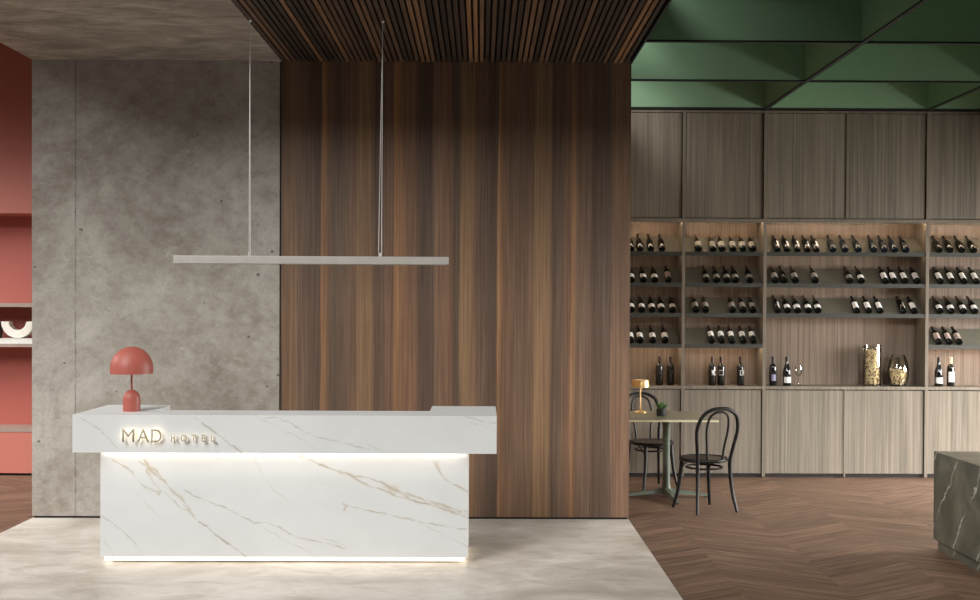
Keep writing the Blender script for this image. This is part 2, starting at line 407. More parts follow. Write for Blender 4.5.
# ------------------------------------------------------------------ reception desk
DY, DB, UX0, UX1, UZ0, UZ1 = 7.142, 7.825, -2.533, .097, .711, .946
LY, LX0, LX1, LZ0 = 7.242, -2.393, -.081, .042
desk = thing('reception_desk', ((UX0+UX1)/2, LY+.3, 0), 'long white marble reception counter with gold veins and a glowing base', 'reception desk')
def under(o, p):
    o.parent = p; o.matrix_parent_inverse = Matrix.Translation(p.location).inverted() if p.rotation_euler.z == 0 else p.matrix_basis.inverted(); return o
def veined(name, x0, x1, y0, y1, z0, z1, pf, lines, parent):
    """marble slab whose front face carries a vein attribute; lines = [(points px, width m, strength, gold)]"""
    st = .0042
    nx, nz = int((x1-x0)/st), int((z1-z0)/st)
    xs = np.linspace(x0, x1, nx+1); zs = np.linspace(z0, z1, nz+1)
    GX, GZ = np.meshgrid(xs, zs)
    rs = np.random.RandomState(4)
    V0 = np.zeros_like(GX); V1 = np.zeros_like(GX)
    def nz_(P, s):
        return np.sin(P*37.1+s)*.4+np.sin(P*83.7+2.1*s)*.35+np.sin(P*171+s*3.3)*.25
    for k, (pts, wd, stg, gold) in enumerate(lines):
        W = [pf(*p) for p in pts]
        s = 0
        for (ax, az), (bx, bz) in zip(W, W[1:]):
            ln = math.hypot(bx-ax, bz-az)+1e-9
            PX = GX+.0035*nz_(GZ*1.3, k); PZ = GZ+.0045*nz_(GX, k+1)
            t = np.clip(((PX-ax)*(bx-ax)+(PZ-az)*(bz-az))/ln**2, 0, 1)
            d = np.hypot(PX-(ax+t*(bx-ax)), PZ-(az+t*(bz-az)))
            al = s+t*ln
            wm = wd*(.75+.45*np.sin(al*31+k*2)+.25*np.sin(al*77+k))
            wm = np.maximum(wm, wd*.3)
            core = 1.0*stg*np.clip(1.15-d/(wm*.8), 0, 1)
            halo = .75*gold*np.clip(1-d/(wm*3.2), 0, 1)**1.5
            V0 = np.maximum(V0, core); V1 = np.maximum(V1, halo)
            s += ln
    verts = [(float(x), y0, float(z)) for z in zs for x in xs]
    n1 = nx+1
    faces = [(j*n1+i, j*n1+i+1, (j+1)*n1+i+1, (j+1)*n1+i) for j in range(nz) for i in range(nx)]
    base = len(verts)
    verts += [(x0, y1, z0), (x1, y1, z0), (x1, y1, z1), (x0, y1, z1)]
    b = base
    faces.append((b+1, b, b+3, b+2))
    faces.append(tuple(list(range(nx, -1, -1)) + [b, b+1]))
    faces.append(tuple([nz*n1+i for i in range(n1)] + [b+2, b+3]))
    faces.append(tuple([j*n1 for j in range(nz, -1, -1)][::-1] + [b+3, b]))
    faces.append(tuple([j*n1+nx for j in range(nz, -1, -1)] + [b+1, b+2]))
    me = bpy.data.meshes.new(name); me.from_pydata(verts, [], faces); me.update()
    at_ = me.color_attributes.new('vein', 'FLOAT_COLOR', 'POINT')
    arr = np.zeros((len(verts), 4), np.float32); arr[:base, 0] = V0.ravel(); arr[:base, 1] = V1.ravel(); arr[:, 3] = 1
    at_.data.foreach_set('color', arr.ravel())
    me.materials.append(M['mv'])
    o = bpy.data.objects.new(name, me); COL.objects.link(o)
    return under(o, parent)
def lowpf(px, py):
    p = at(px, py, LY); return p.x, p.z
def uppf(px, py):
    p = at(px, py, DY); return p.x, p.z
A = lambda u, v: (100+u/4.615, 440+v/4.615)
B = lambda u, v: (280+u/4.615, 440+v/4.615)
C = lambda u, v: (70+u/4.4545, 400+v/4.4545)
E = lambda u, v: (280+u/4.4545, 400+v/4.4545)
def mp(f, *a): return [f(a[i], a[i+1]) for i in range(0, len(a), 2)]
low = [
 (mp(A, 390,230,440,260,500,285,560,305,620,335,690,370,715,385), .0040, .75, .2),
 (mp(A, 715,385,760,378,820,400,877,432)+mp(B, 40,432,100,455,160,465,230,480,300,500), .0035, .65, .3),
 (mp(A, 715,385,780,420,870,470)+mp(B, 60,482,170,530), .0026, .45, .1),
 (mp(A, 75,100,130,130,160,170,200,210,250,235,300,245,340,280,370,310,405,330,435,360), .0035, .5, .4),
 (mp(A, 455,375,500,405,530,435,580,470,630,505,675,540), .0050, .95, .3),
 (mp(A, 175,95,210,120,250,155,300,195,330,230,380,275,435,350), .0060, .6, .6),
 (mp(A, 205,90,225,130,260,140,305,200), .0070, .4, .9),
 (mp(A, 215,140,245,190,280,235,270,250), .0045, .3, .8),
 (mp(A, 60,95,110,120,150,150), .0050, .3, .7),
 (mp(A, 380,290,410,330,440,365), .0030, .6, .2),
 (mp(A, 5,350,60,385,95,410,130,445,170,490,200,538), .0036, .6, .2),
 (mp(A, 150,240,190,265,230,315,280,355), .0030, .25, .2),
 (mp(A, 700,75,735,130,755,170,800,230,870,285), .0030, .3, .1),
 (mp(A, 20,460,45,500,70,538), .0025, .3, .1),
 (mp(B, 90,75,150,95,190,115,250,140,300,150,350,170,400,170,450,190,510,215,560,240,620,260,700,285,770,305,820,325,872,332), .0050, .7, .6),
 (mp(B, 300,155,360,185,420,215,490,235,540,260,590,275,680,295,760,320,872,362), .0050, .75, .6),
 (mp(B, 490,210,540,235,600,272), .0120, .35, .8),
 (mp(B, 190,112,240,135,300,155), .0070, .3, .6),
 (mp(B, 690,288,780,318,872,345), .0080, .2, .5),
 (mp(B, 290,292,302,300,295,325), .0045, .7, .4),
 (mp(B, 300,300,370,318,430,330,490,342,560,358,640,375,740,395,865,415), .0034, .75, .3),
 (mp(B, 640,380,740,430,800,460,868,492), .0026, .45, .1),
 (mp(B, 710,100,735,140,760,180,800,205,868,237), .0045, .7, .6),
 (mp(B, 720,105,735,135), .0090, .2, .8),
 (mp(B, 160,440,240,465,320,495), .0026, .35, .1),
]
upp = [
 (mp(C, 45,80,110,120,160,155,200,205,225,225), .0030, .4, .2),
 (mp(C, 110,118,135,130,150,150), .0050, .4, .2),
 (mp(C, 555,75,600,110,650,150,700,185,770,238), .0055, .7, .3),
 (mp(C, 825,70,870,95,940,130)+mp(E, 50,150,110,185,170,225), .0030, .35, .1),
 (mp(C, 870,82,900,76,935,80)+mp(E, 0,85,50,105,110,140,160,165,240,180,320,200,400,222), .0038, .55, .2),
 (mp(E, 330,180,400,205,460,225), .0025, .35, .1),
 (mp(E, 820,72,900,95,968,105), .0035, .5, .2),
 (mp(E, 850,100,900,112,960,142), .0030, .3, .1),
]
veined('front_panel', LX0, LX1, LY, LY+.04, LZ0, UZ0, lowpf, low, desk)
veined('counter_front', UX0, UX1, DY, DY+.04, UZ0, UZ1, uppf, upp, desk)
def dbox(name, lo, hi, mat, bevel=0): return under(box_obj(name, lo, hi, mat, None, bevel), desk)
dbox('counter_top', (UX0+.42, DY+.04, UZ1-.04), (UX1-.43, DY+.32, UZ1), M['mp'], .001)
for sx0, sx1 in ((UX0, UX0+.42), (UX1-.43, UX1)):
    bm = bmesh.new()
    add_prism(bm, [(DY+.04, UZ1), (DY+.04, UZ0+.04), (LY-.004, UZ0+.04), (LY-.004, UZ0), (DB, UZ0), (DB, UZ1)], sx0, sx1, 'x')
    under(obj('side_counter', bm, M['mp']), desk)
dbox('end_cap', (UX0, DY+.04, UZ0), (UX0+.03, LY-.004, UZ0+.04), M['mp'])
dbox('end_cap', (UX1-.03, DY+.04, UZ0), (UX1, LY-.004, UZ0+.04), M['mp'])
dbox('side_panel', (LX0, LY+.04, LZ0), (LX0+.04, DB-.05, UZ0), M['mp'])
dbox('side_panel', (LX1-.04, LY+.04, LZ0), (LX1, DB-.05, UZ0), M['mp'])
dbox('worktop', (LX0+.04, LY+.04, .66), (LX1-.04, DB-.08, .70), M['mp'])
dbox('plinth', (LX0+.06, LY+.06, 0), (LX1-.06, DB-.10, LZ0), M['dark'])
bm = bmesh.new()
a0, a1, b0, b1 = LX0+.02, LX1-.02, LY+.02, DB-.07
for lo, hi in (((a0, b0, .014), (a1, b0+.012, LZ0)), ((a0, b0+.012, .014), (a0+.012, b1, LZ0)), ((a1-.012, b0+.012, .014), (a1, b1, LZ0))): add_box(bm, lo, hi)
under(obj('base_light_strip', bm, M['led']), desk)
bm = bmesh.new(); add_box(bm, (LX0+.01, DY+.046, UZ0+.022), (LX1-.01, DY+.082, UZ0+.028))
under(obj('counter_light_strip', bm, M['ledc']), desk)
# raised letters
def glyph_mesh(ch, off):
    cu = bpy.data.curves.new('glyph', 'FONT'); cu.body = ch; cu.size = 1; cu.extrude = 0; cu.resolution_u = 6; cu.offset = off
    to = bpy.data.objects.new('glyph', cu); COL.objects.link(to)
    bpy.context.view_layer.update()
    me = bpy.data.meshes.new_from_object(to.evaluated_get(bpy.context.evaluated_depsgraph_get()))
    bpy.data.objects.remove(to)
    return me
def letters(txt, z0, z1, nmx, off, hm='halo'):
    """each glyph as its own mesh with a slimmer glowing backing; extents measured on the desk front"""
    for ch, (a, b) in zip(txt, nmx):
        ref = glyph_mesh(ch, off)
        xs = [v.co.x for v in ref.vertices]; ys = [v.co.y for v in ref.vertices]
        mx, my = min(xs), min(ys); sx = (b-a)/(max(xs)-mx); sz = (z1-z0)/(max(ys)-my)
        par = None
        for nm, yf, th, mat, me in (('letter', DY-.030, .006, M['letter'], ref), ('letter_backlight', DY-.024, .012, M[hm], glyph_mesh(ch, off-.030))):
            bm = bmesh.new(); bm.from_mesh(me)
            for v in bm.verts: v.co = Vector((a+(v.co.x-mx)*sx, yf, z0+(v.co.y-my)*sz))
            bmesh.ops.recalc_face_normals(bm, faces=bm.faces)
            r = bmesh.ops.extrude_face_region(bm, geom=bm.faces[:])
            for v in [g for g in r['geom'] if isinstance(g, bmesh.types.BMVert)]: v.co.y += th
            o = obj(nm, bm, mat)
            if par is None: par = under(o, desk)
            else: o.parent = par
PX = lambda p: at(p, 436, DY-.02).x
z = lambda p: at(145, p, DY-.02).z
letters('MAD', z(442), z(429.2), [(PX(122.6), PX(134.6)), (PX(137.6), PX(149.4)), (PX(151.6), PX(161.8))], -.002)
letters('HOTEL', z(441.3), z(434.4), [(PX(171.5), PX(175.6)), (PX(181), PX(187.4)), (PX(191.8), PX(196.4)), (PX(202), PX(205.6)), (PX(211.5), PX(215.2))], .006, 'halos')

# ------------------------------------------------------------------ coral lamp on the desk
lx, ly, lz = at(131.7, 411.5, 7.39).x, 7.39, UZ1
lamp = thing('table_lamp', (lx, ly, lz), 'coral red mushroom table lamp with dome shade on the marble counter', 'lamp')
bm = bmesh.new()
add_lathe(bm, [(.054, 0), (.0545, .004), (.0545, .078)] + [(.0545*math.cos(a), .078+.06*math.sin(a)) for a in [PI/2*k/9 for k in range(1, 9)]] + [(.004, .138)], 32)
obj('lamp_base', bm, M['coral'], lamp, smooth=True)
bm = bmesh.new(); add_lathe(bm, [(.007, .136), (.007, .262)], 12); obj('lamp_stem', bm, M['coral'], lamp, smooth=True)
bm = bmesh.new(); R = .133
prof = [(R-.004, .243), (R, .241), (R, .250)] + [(R*math.cos(a), .275+.139*math.sin(a)) for a in [PI/2*k/14 for k in range(0, 14)]] + [(.003, .414)]
inner = [(.003, .410)] + [((R-.004)*math.cos(a), .275+.135*math.sin(a)) for a in [PI/2*k/14 for k in range(13, -1, -1)]] + [(R-.004, .243)]
add_lathe(bm, prof+inner[:-1]+[(R-.004, .2431)], 40, cap0=False, cap1=False)
obj('lamp_shade', bm, M['coral'], lamp, smooth=True)

# ------------------------------------------------------------------ pendant light
PD = 7.49
bx0, bx1 = at(174, 260, PD).x, at(448.8, 260, PD).x
zt, zb = 1.947, 1.897
pend = thing('pendant_light', ((bx0+bx1)/2, PD, zb), 'long slim grey metal bar pendant hung on thin cables over the reception counter', 'pendant light')
def pbox(name, lo, hi, mat, bevel=0): return under(box_obj(name, lo, hi, mat, None, bevel), pend)
pbox('light_bar', (bx0, PD-.022, zb), (bx1, PD+.022, zt), M['pend'], .002)
pbox('diffuser', (bx0+.02, PD-.014, zb-.003), (bx1-.02, PD+.014, zb+.001), plain('opal diffuser', (210, 206, 198), .5))
for u, tops in ((249.5, 0), (380, 1)):
    X = at(u, 256, PD).x
    bm = bmesh.new()
    if tops:
        for dx in (-.010, .010): add_tube(bm, [Vector((X+dx, PD, zt+.02)), Vector((X+.012, PD, ZC-.004))], .0022, 6)
    else:
        for dx in (-.004, .004): add_tube(bm, [Vector((X+dx, PD, zt+.02)), Vector((X, PD, ZC-.004))], .0022, 6)
    under(obj('cable', bm, M['cable']), pend)
    bm = bmesh.new(); add_lathe(bm, [(.010, zt-.001), (.010, zt+.020), (.004, zt+.026)], 12, X, PD); under(obj('cable_clamp', bm, M['cable'], smooth=True), pend)
    bm = bmesh.new(); add_lathe(bm, [(.006, ZC-.012), (.012, ZC-.001)], 12, X+(.012 if tops else 0), PD); under(obj('ceiling_anchor', bm, M['cable'], smooth=True), pend)

# ------------------------------------------------------------------ wine cabinets
CY0 = D2; CB = D2+.29
R0 = dict(top=3.490, upb=2.465, rail=(2.427, 2.462), t1=(2.109, 2.147), t2=(1.810, 1.848), t3=(1.524, 1.562), t4=(1.230, 1.267), nb=(.838, .867), base=.018)
def tray_mesh(x0, x1, z0, z1):
    bm = bmesh.new()
    pts = [(CY0+.0255, z0+.001), (CY0+.2605, z0+.1879), (CY0+.2665, z0+.180), (CY0+.0405, z0)]
    add_prism(bm, pts, x0, x1, 'x')
    return bm
cabs = {
 0: ('narrow wine cabinet bay beside the walnut wall, behind the brass lamp', 1, (1, 2, 3, 4)),
 1: ('narrow wine cabinet bay right of the one by the walnut wall', 1, (1, 2, 3, 4)),
 2: ('wide wine cabinet bay with cork vases in its tall open niche', 2, (1, 2, 3)),
 3: ('wine cabinet bay at the far right, above the green marble block', 2, (1, 2, 3, 4)),
}
for k, (lab, nd, trays) in cabs.items():
    x0, x1 = BAY[k], BAY[k+1]
    cab = thing('wine_cabinet', ((x0+x1)/2, CY0, 0), lab, 'cabinet', group='wine cabinet bays along the back wall')
    def cb(name, lo, hi, mat, bevel=0, c=cab): return under(box_obj(name, lo, hi, mat, None, bevel), c)
    T = .014
    bm = bmesh.new()
    xa, xb = x0+.0005, x1-.0005
    add_box(bm, (xa, CY0, 0), (xa+T, CB, R0['top'])); add_box(bm, (xb-T, CY0, 0), (xb, CB, R0['top']))
    add_box(bm, (xa+T, CY0+.004, R0['top']-.02), (xb-T, CB, R0['top']))
    add_box(bm, (xa+T, CY0+.001, R0['rail'][0]), (xb-T, CY0+.021, R0['rail'][1])); add_box(bm, (xa+T, CY0+.021, R0['rail'][0]+.020), (xb-T, CB, R0['rail'][1]))
    add_box(bm, (xa+T, CY0+.001, R0['nb'][0]), (xb-T, CB, R0['nb'][1]))
    under(obj('frame', bm, M['gw']), cab)
    cb('toe_kick', (xa+T, CY0+.03, 0), (xb-T, CB, .030), M['dark'])
    cb('carcass_back', (xa+T, CY0+.04, .030), (xb-T, CB, R0['nb'][0]-.001), M['dark'])
    cb('back_panel', (xa+T, CB-.02, R0['nb'][1]), (xb-T, CB, R0['rail'][0]), M['nw'] if k != 2 else M['nw'])
    xi0, xi1 = xa+T+.005, xb-T-.010
    for j in range(nd):
        a = xi0+(xi1-xi0)/nd*j + (.002 if j else 0); b = xi0+(xi1-xi0)/nd*(j+1) - (.002 if j < nd-1 else 0)
        cb('door', (a, CY0+.014, R0['rail'][1]+.006), (b, CY0+.034, R0['top']-.026), M['gw'])
        cb('door', (a, CY0+.014, .034), (b, CY0+.034, R0['nb'][0]-.010), M['gw'])
    if nd == 2:
        xm = (xa+xb)/2
        cb('divider', (xm-.007, CY0+.003, .0), (xm+.007, CY0+.0135, R0['nb'][0]), M['gw'])
        cb('divider', (xm-.005, CY0+.006, R0['rail'][1]), (xm+.005, CY0+.0135, R0['top']-.02), M['gw'])
    for t in trays:
        z0, z1 = R0['t%d' % t]
        tr_ = under(obj('bottle_tray', tray_mesh(xa+T, xb-T, z0, z1), M['tray']), cab)
        lp_ = box_obj('tray_lip', (xa+T, CY0+.005, z0), (xb-T, CY0+.025, z1), M['lip']); lp_.parent = tr_; lp_.matrix_parent_inverse = Matrix.Translation(cab.location).inverted() @ Matrix.Translation(cab.location) if False else Matrix.Identity(4)
    # light strips under rail and lower trays, plus added fill under the upper two
    def strip(zz, mat): cb('light_strip', (xa+T+.01, CY0+.024, zz+.008), (xb-T-.01, CY0+.040, zz+.019), mat)
    strip(R0['rail'][0], M['ledn'])
    def strip2(zz, mat): cb('light_strip', (xa+T+.01, CY0+.060, zz+.003), (xb-T-.01, CY0+.076, zz+.010), mat)
    if 4 in trays: strip2(R0['t4'][0], M['ledn']); strip2(R0['t3'][0], M['ledm'])
    else: strip2(R0['t3'][0], M['ledm'])
    strip2(R0['t1'][0], M['ledm']); strip2(R0['t2'][0], M['ledm'])  # unseen strips added to brighten the second and third bottle rows

# ------------------------------------------------------------------ bottles
def arc_label(R, z0, z1, a0, a1, seg=14):
    bm = bmesh.new(); th = .0006
    vs = []
    for r in (R, R+th):
        vs.append([[bm.verts.new((r*math.sin(a0+(a1-a0)*k/seg), -r*math.cos(a0+(a1-a0)*k/seg), z)) for k in range(seg+1)] for z in (z0, z1)])
    for k in range(seg):
        bm.faces.new((vs[1][0][k], vs[1][0][k+1], vs[1][1][k+1], vs[1][1][k]))
        bm.faces.new((vs[0][0][k+1], vs[0][0][k], vs[0][1][k], vs[0][1][k+1]))
        for j in (0, 1): bm.faces.new((vs[0][j][k], vs[0][j][k+1], vs[1][j][k+1], vs[1][j][k]))
    for k in (0, seg): bm.faces.new((vs[0][0][k], vs[1][0][k], vs[1][1][k], vs[0][1][k]))
    return bm
PROF = {
 'bordeaux': [(.0, 0), (.034, 0), (.037, .004), (.037, .185), (.035, .200), (.026, .214), (.0155, .224), (.0142, .232), (.0142, .284), (.0158, .285), (.0158, .294), (.0142, .295), (.0, .295)],
 'burgundy': [(.0, 0), (.037, 0), (.040, .004), (.040, .135), (.037, .160), (.029, .188), (.020, .215), (.0155, .238), (.0145, .250), (.0145, .284), (.0160, .285), (.0160, .294), (.0145, .295), (.0, .295)],
}
for k_, p_ in PROF.items():
    PROF[k_] = p_[1:-1]
_meshes = {}
def bottle_meshes(shape):
    if shape in _meshes: return _meshes[shape]
    R = .037 if shape == 'bordeaux' else .040
    out = {}
    bm = bmesh.new(); add_lathe(bm, PROF[shape], 20); o = obj('glass', bm, None, smooth=True); out['glass'] = o.data; bpy.data.objects.remove(o)
    bm = bmesh.new(); add_lathe(bm, [(.0152, .232 if shape == 'bordeaux' else .246), (.0156, .236 if shape == 'bordeaux' else .25), (.0156, .2835), (.0172, .285), (.0172, .2955), (.013, .297)], 16)
    o = obj('foil', bm, None, smooth=True); out['foil'] = o.data; bpy.data.objects.remove(o)
    top = .150 if shape == 'bordeaux' else .125
    for nm, z0, z1, a0, a1 in (('full', .045, top, -1.25, 1.25), ('low', .03, .090, -1.25, 1.25), ('high', .085, top+.015, -1.25, 1.25), ('side', .045, top, .25, 1.5), ('square', .112, .160, -.75, .75), ('mini', .05, .115, -.6, .6)):
        o = obj('label', arc_label(R+.0004, z0, z1, a0, a1), None, smooth=True); out[nm] = o.data; bpy.data.objects.remove(o)
    _meshes[shape] = out
    return out
_cache = {}
def part_mesh(shape, key, mat):
    q = (shape, key, mat)
    if q not in _cache:
        me = bottle_meshes(shape)[key].copy(); me.materials.clear(); me.materials.append(M[mat]); _cache[q] = me
    return _cache[q]
PROTO = {}
def bottle(shape, glassm, lab, labm, foil, loc, rot, text, group):
    key = (shape, glassm, lab, labm, foil)
    if key not in PROTO:
        r = bpy.data.objects.new('wine_bottle', None); r.empty_display_size = .03; COL.objects.link(r)
        kids = [('bottle_body', part_mesh(shape, 'glass', glassm)), ('foil_capsule', part_mesh(shape, 'foil', foil))]
        if lab: kids.append(('paper_label', part_mesh(shape, lab, labm)))
        ch = []
        for n, me in kids:
            o = bpy.data.objects.new(n, me); COL.objects.link(o); o.parent = r; ch.append(o)
        PROTO[key] = (r, ch)
    else:
        src, sch = PROTO[key]
        r = src.copy(); COL.objects.link(r)
        for s_ in sch:
            c_ = s_.copy(); COL.objects.link(c_); c_.parent = r
    r.location = loc; r.rotation_euler = rot; sc_ = BS if rot[0] else .94; r.scale = (sc_, sc_, sc_)
    tag(r, text, 'bottle', group)
    return r
BS = .80
TILT = math.radians(38.5)
ORD = 'leftmost,second,third,fourth,fifth,sixth,seventh,eighth,ninth,tenth,eleventh,twelfth'.split(',')
BN = ['bay beside walnut wall', 'second narrow bay', 'wide bay', 'far right bay']
RN = ['top tray', 'second tray', 'third tray', 'lowest tray']
def desc(gm, lab, lm):
    if not lab: return 'bare dark' if gm == 'wine' else 'bare blue-black'
    return {'lw': 'white-labelled', 'lg': 'grey-labelled', 'lp': 'pinkish-labelled', 'lk': 'dark-labelled', 'lv': 'violet-labelled'}[lm]
ROWS = {
 (0, 0): [(631, 0), (640, 0), (650.5, 0), (662, 0)],
 (1, 0): [(698.7, 1), (713, 1), (722, 1), (733, 1), (743, 1), (752.7, 1)],
 (2, 0): [(777.2, 2), (787, 2), (797.2, 2), (807.2, 2), (816.3, 2), (832.8, 3), (845, 3), (858, 3), (873.8, 3), (884.2, 3), (894.5, 3), (905.8, 3)],
 (3, 0): [(939.2, 0), (950, 0), (961.7, 0), (973.3, 0)],
 (0, 1): [(631.3, 4), (643.3, 4), (654.7, 4), (668.3, 5)],
 (1, 1): [(706.2, 6), (716.7, 6), (727, 6), (735.8, 6), (749.7, 6)],
 (2, 1): [(775.3, 1), (784, 0), (795.3, 1), (815.3, 1), (849.7, 6), (861.3, 4), (885.3, 7), (894.2, 7), (905, 7), (917, 7)],
 (3, 1): [(940.3, 7), (952, 7), (964.2, 7), (976.2, 7)],
 (0, 2): [(631.3, 4), (641.7, 4), (652, 4), (661.3, 4), (672.5, 4)],
 (1, 2): [(695.8, 1), (705.8, 1), (732.5, 1), (743, 1), (752.8, 1)],
 (2, 2): [(777.5, 8), (787.5, 4), (797.5, 4), (808.3, 4), (818, 4), (856.7, 7), (868.7, 7), (880, 7), (903, 8), (914.2, 7)],
 (3, 2): [(939.7, 4), (951.3, 4), (963.3, 4), (974.7, 4)],
 (0, 3): [(630.6, 9), (640, 9), (652.8, 9), (665, 9)],
 (1, 3): [(711.7, 10), (722, 10), (732, 10), (743.3, 10), (753.3, 10)],
 (3, 3): [(938.7, 5), (949.2, 5), (959.2, 5)],
}
KIND = {0: ('burgundy', 'wine', None, None, 'capk'), 1: ('burgundy', 'wine', 'full', 'lg', 'capo'), 2: ('bordeaux', 'wine', 'side', 'lw', 'capk'),
        3: ('burgundy', 'wineb', 'mini', 'lk', 'capk'), 4: ('burgundy', 'wine', 'low', 'lw', 'capo'), 5: ('bordeaux', 'wine', 'full', 'lp', 'capk'),
        6: ('burgundy', 'wine', 'low', 'lg', 'capr'), 7: ('bordeaux', 'wine', 'full', 'lw', 'capk'), 8: ('bordeaux', 'wine', 'side', 'lw', 'capr'),
        9: ('burgundy', 'wine', 'full', 'lw', 'capr'), 10: ('bordeaux', 'wine', 'high', 'lw', 'capr')}
for (bay, row), items in ROWS.items():
    z0, z1 = R0['t%d' % (row+1)]
    yy = {0: 249, 1: 281, 2: 311, 3: 342}[row]
    for i, (px, kd) in enumerate(items):
        sh, gm, lb, lm, fo = KIND[kd]
        R = .040 if sh == 'burgundy' else .037
        # the base rests against the lip, the side against the sloping board
        off = CY0+.028+.0012
        X = at(px, yy, off+.03).x
        # board line through (CY0+.025, z0+.002) with slope TILT; contact at the bottle's lower side
        nx_, nz_ = -math.sin(TILT), math.cos(TILT)
        y = CY0+.0275+R*math.sin(TILT)*1.0 ; 
        s_ = .0275
        R *= BS; need = (CY0+.0262) - (CY0+.0255+nx_*(2*R+.001))      # front rim of the base clears the lip
        sl = need/math.cos(TILT)
        loc = (X, CY0+.0255+nx_*(R+.001)+math.cos(TILT)*sl, z0+.001+nz_*(R+.001)+math.sin(TILT)*sl)
        n = len(items)
        place = 'the only' if n == 1 else (ORD[i]+' from left' if 0 < i < n-1 else ('leftmost' if i == 0 else 'rightmost'))
        text = '%s wine bottle, %s on %s of %s' % (desc(gm, lb, lm), place, RN[row], BN[bay])
        spin = random.uniform(-.35, .35) if lm != 'lw' else random.uniform(-.15, .25)
        rot = (Euler((-(PI/2-TILT), 0, 0)).to_matrix() @ Euler((0, 0, spin)).to_matrix()).to_euler()
        bottle(sh, gm, lb, lm, fo, loc, rot, text, 'wine bottles on the cabinet trays')
NZ = R0['nb'][1]+.0006
def stand(px, sh, gm, lb, lm, fo, text, spin=0, D=D2+.10):
    return bottle(sh, gm, lb, lm, fo, (at(px, 380, D).x, D, NZ), (0, 0, spin), text, 'bottles standing on the open cabinet ledge')
stand(659.3, 'bordeaux', 'wine', 'square', 'lk', 'capr', 'dark bottle standing left of its pair in the niche behind the brass lamp')
stand(670.4, 'bordeaux', 'wine', 'square', 'lk', 'capr', 'dark bottle standing right of its pair in the niche behind the brass lamp')
sq = [stand(712.2, 'bordeaux', 'wine', 'square', 'lk', 'capr', 'upright bottle with square black and white label, leftmost of three', .3),
      stand(721.2, 'bordeaux', 'wine', 'square', 'lk', 'capr', 'upright bottle with square black and white label, middle of three', -.2),
      stand(740.3, 'bordeaux', 'wine', 'square', 'lk', 'capr', 'upright bottle with square black and white label, standing alone on the right', .4)]
stand(772.8, 'bordeaux', 'wine', 'mini', 'lv', 'capk', 'upright straight bottle with small violet-grey label, standing nearest the cabinet post')
stand(786.8, 'burgundy', 'wine', 'low', 'lw', 'capk', 'upright sloping bottle with white label between a violet-labelled bottle and a wine glass', .25)
stand(938.6, 'burgundy', 'wine', 'low', 'lw', 'capk', 'upright black-foiled bottle with white label in the far right niche', .15)
stand(950.6, 'bordeaux', 'wine', 'full', 'lw', 'capc', 'upright bottle with pale label and cream foil in the far right niche', .3)
# white printed square marks on three of the labels
for i, r in enumerate(sq):
    bm = bmesh.new(); th = .0009; R = .0375
    def seg_(a0, a1, z0, z1):
        n = 6
        for k in range(n):
            a, b = a0+(a1-a0)*k/n, a0+(a1-a0)*(k+1)/n
            q = [(R+th)*math.sin(a), -(R+th)*math.cos(a), (R+th)*math.sin(b), -(R+th)*math.cos(b)]
            v = [bm.verts.new(p) for p in ((q[0], q[1], z0), (q[2], q[3], z0), (q[2], q[3], z1), (q[0], q[1], z1))]; bm.faces.new(v)
    seg_(-.7, .7, .152, .157); seg_(-.7, .7, .106, .112)
    if i == 0: seg_(-.6, .1, .118, .150)
    else: seg_(-.7, -.58, .115, .155); seg_(.58, .7, .115, .155)
    if i == 2: seg_(.0, .5, .122, .146)
    obj('label_print', bm, M['lw'], r)

# ------------------------------------------------------------------ wine glass and cork vases
D = D2+.10
gx = at(798.4, 380, D).x
g = thing('wine_glass', (gx, D, NZ), 'clear stemmed wine glass beside two upright bottles in the wide niche', 'wine glass')
bm = bmesh.new()
out = [(.030, 0), (.030, .002), (.005, .008), (.0032, .02), (.0032, .085), (.012, .095), (.028, .115), (.034, .140), (.033, .165), (.028, .195)]
inn = [(.0268, .195), (.0318, .165), (.0328, .140), (.0268, .116), (.011, .0975), (.002, .094)]
add_lathe(bm, out+inn, 24)
obj('glass_body', bm, M['gl'], g, smooth=True)
def corks(name, prof_r, z0, z1, loc, n, label, m1):
    bm = bmesh.new(); rs = random.Random(5)
    for _ in range(n):
        for _t in range(20):
            z = z0+rs.random()*(z1-z0-.02)+.01; Rm = prof_r(z)-.016
            if Rm <= 0: continue
            a = rs.random()*2*PI; r = Rm*(1 if rs.random() < .72 else math.sqrt(rs.random())); break
        q = Euler((rs.uniform(0, PI), rs.uniform(0, PI), rs.uniform(0, PI))).to_matrix()
        base = Vector((r*math.cos(a), r*math.sin(a), z)); ax = q @ Vector((0, 0, 1))
        f0 = len(bm.faces)
        add_tube(bm, [base-ax*.012, base+ax*.012], .0068, 6)
        if rs.random() < .33:
            bm.faces.ensure_lookup_table()
            for f in bm.faces[f0:]: f.material_index = 1
    # dense core so that no light leaks through the heap
    add_lathe(bm, [(max(prof_r(z0+(z1-z0)*k/6)-.017, .01), z0+.012+(z1-z0-.024)*k/6) for k in range(7)], 16)
    for v in bm.verts:
        rr = math.hypot(v.co.x, v.co.y); mx = prof_r(min(max(v.co.z, z0), z1))-.005
        if rr > mx: v.co.x *= mx/rr; v.co.y *= mx/rr
        v.co.z = max(v.co.z, z0+.001)
    o = obj(name, bm, M['cork']); o.data.materials.append(M['cork2']); o.location = loc
    return tag(o, label, 'corks', kind='stuff')
D = D2+.13
vx = at(872, 380, D).x; Rv = .083
v = thing('glass_vase', (vx, D, NZ), 'tall straight glass cylinder vase filled with corks in the wide niche', 'vase')
bm = bmesh.new(); H_ = .395
add_lathe(bm, [(Rv, 0), (Rv, H_), (Rv-.003, H_), (Rv-.003, .006)], 36); obj('vase_wall', bm, M['gld'], v, smooth=True)
corks('corks', lambda z: Rv-.003, .007, .358, (vx, D, NZ), 760, 'wine corks heaped nearly to the rim of the tall cylinder vase', None)
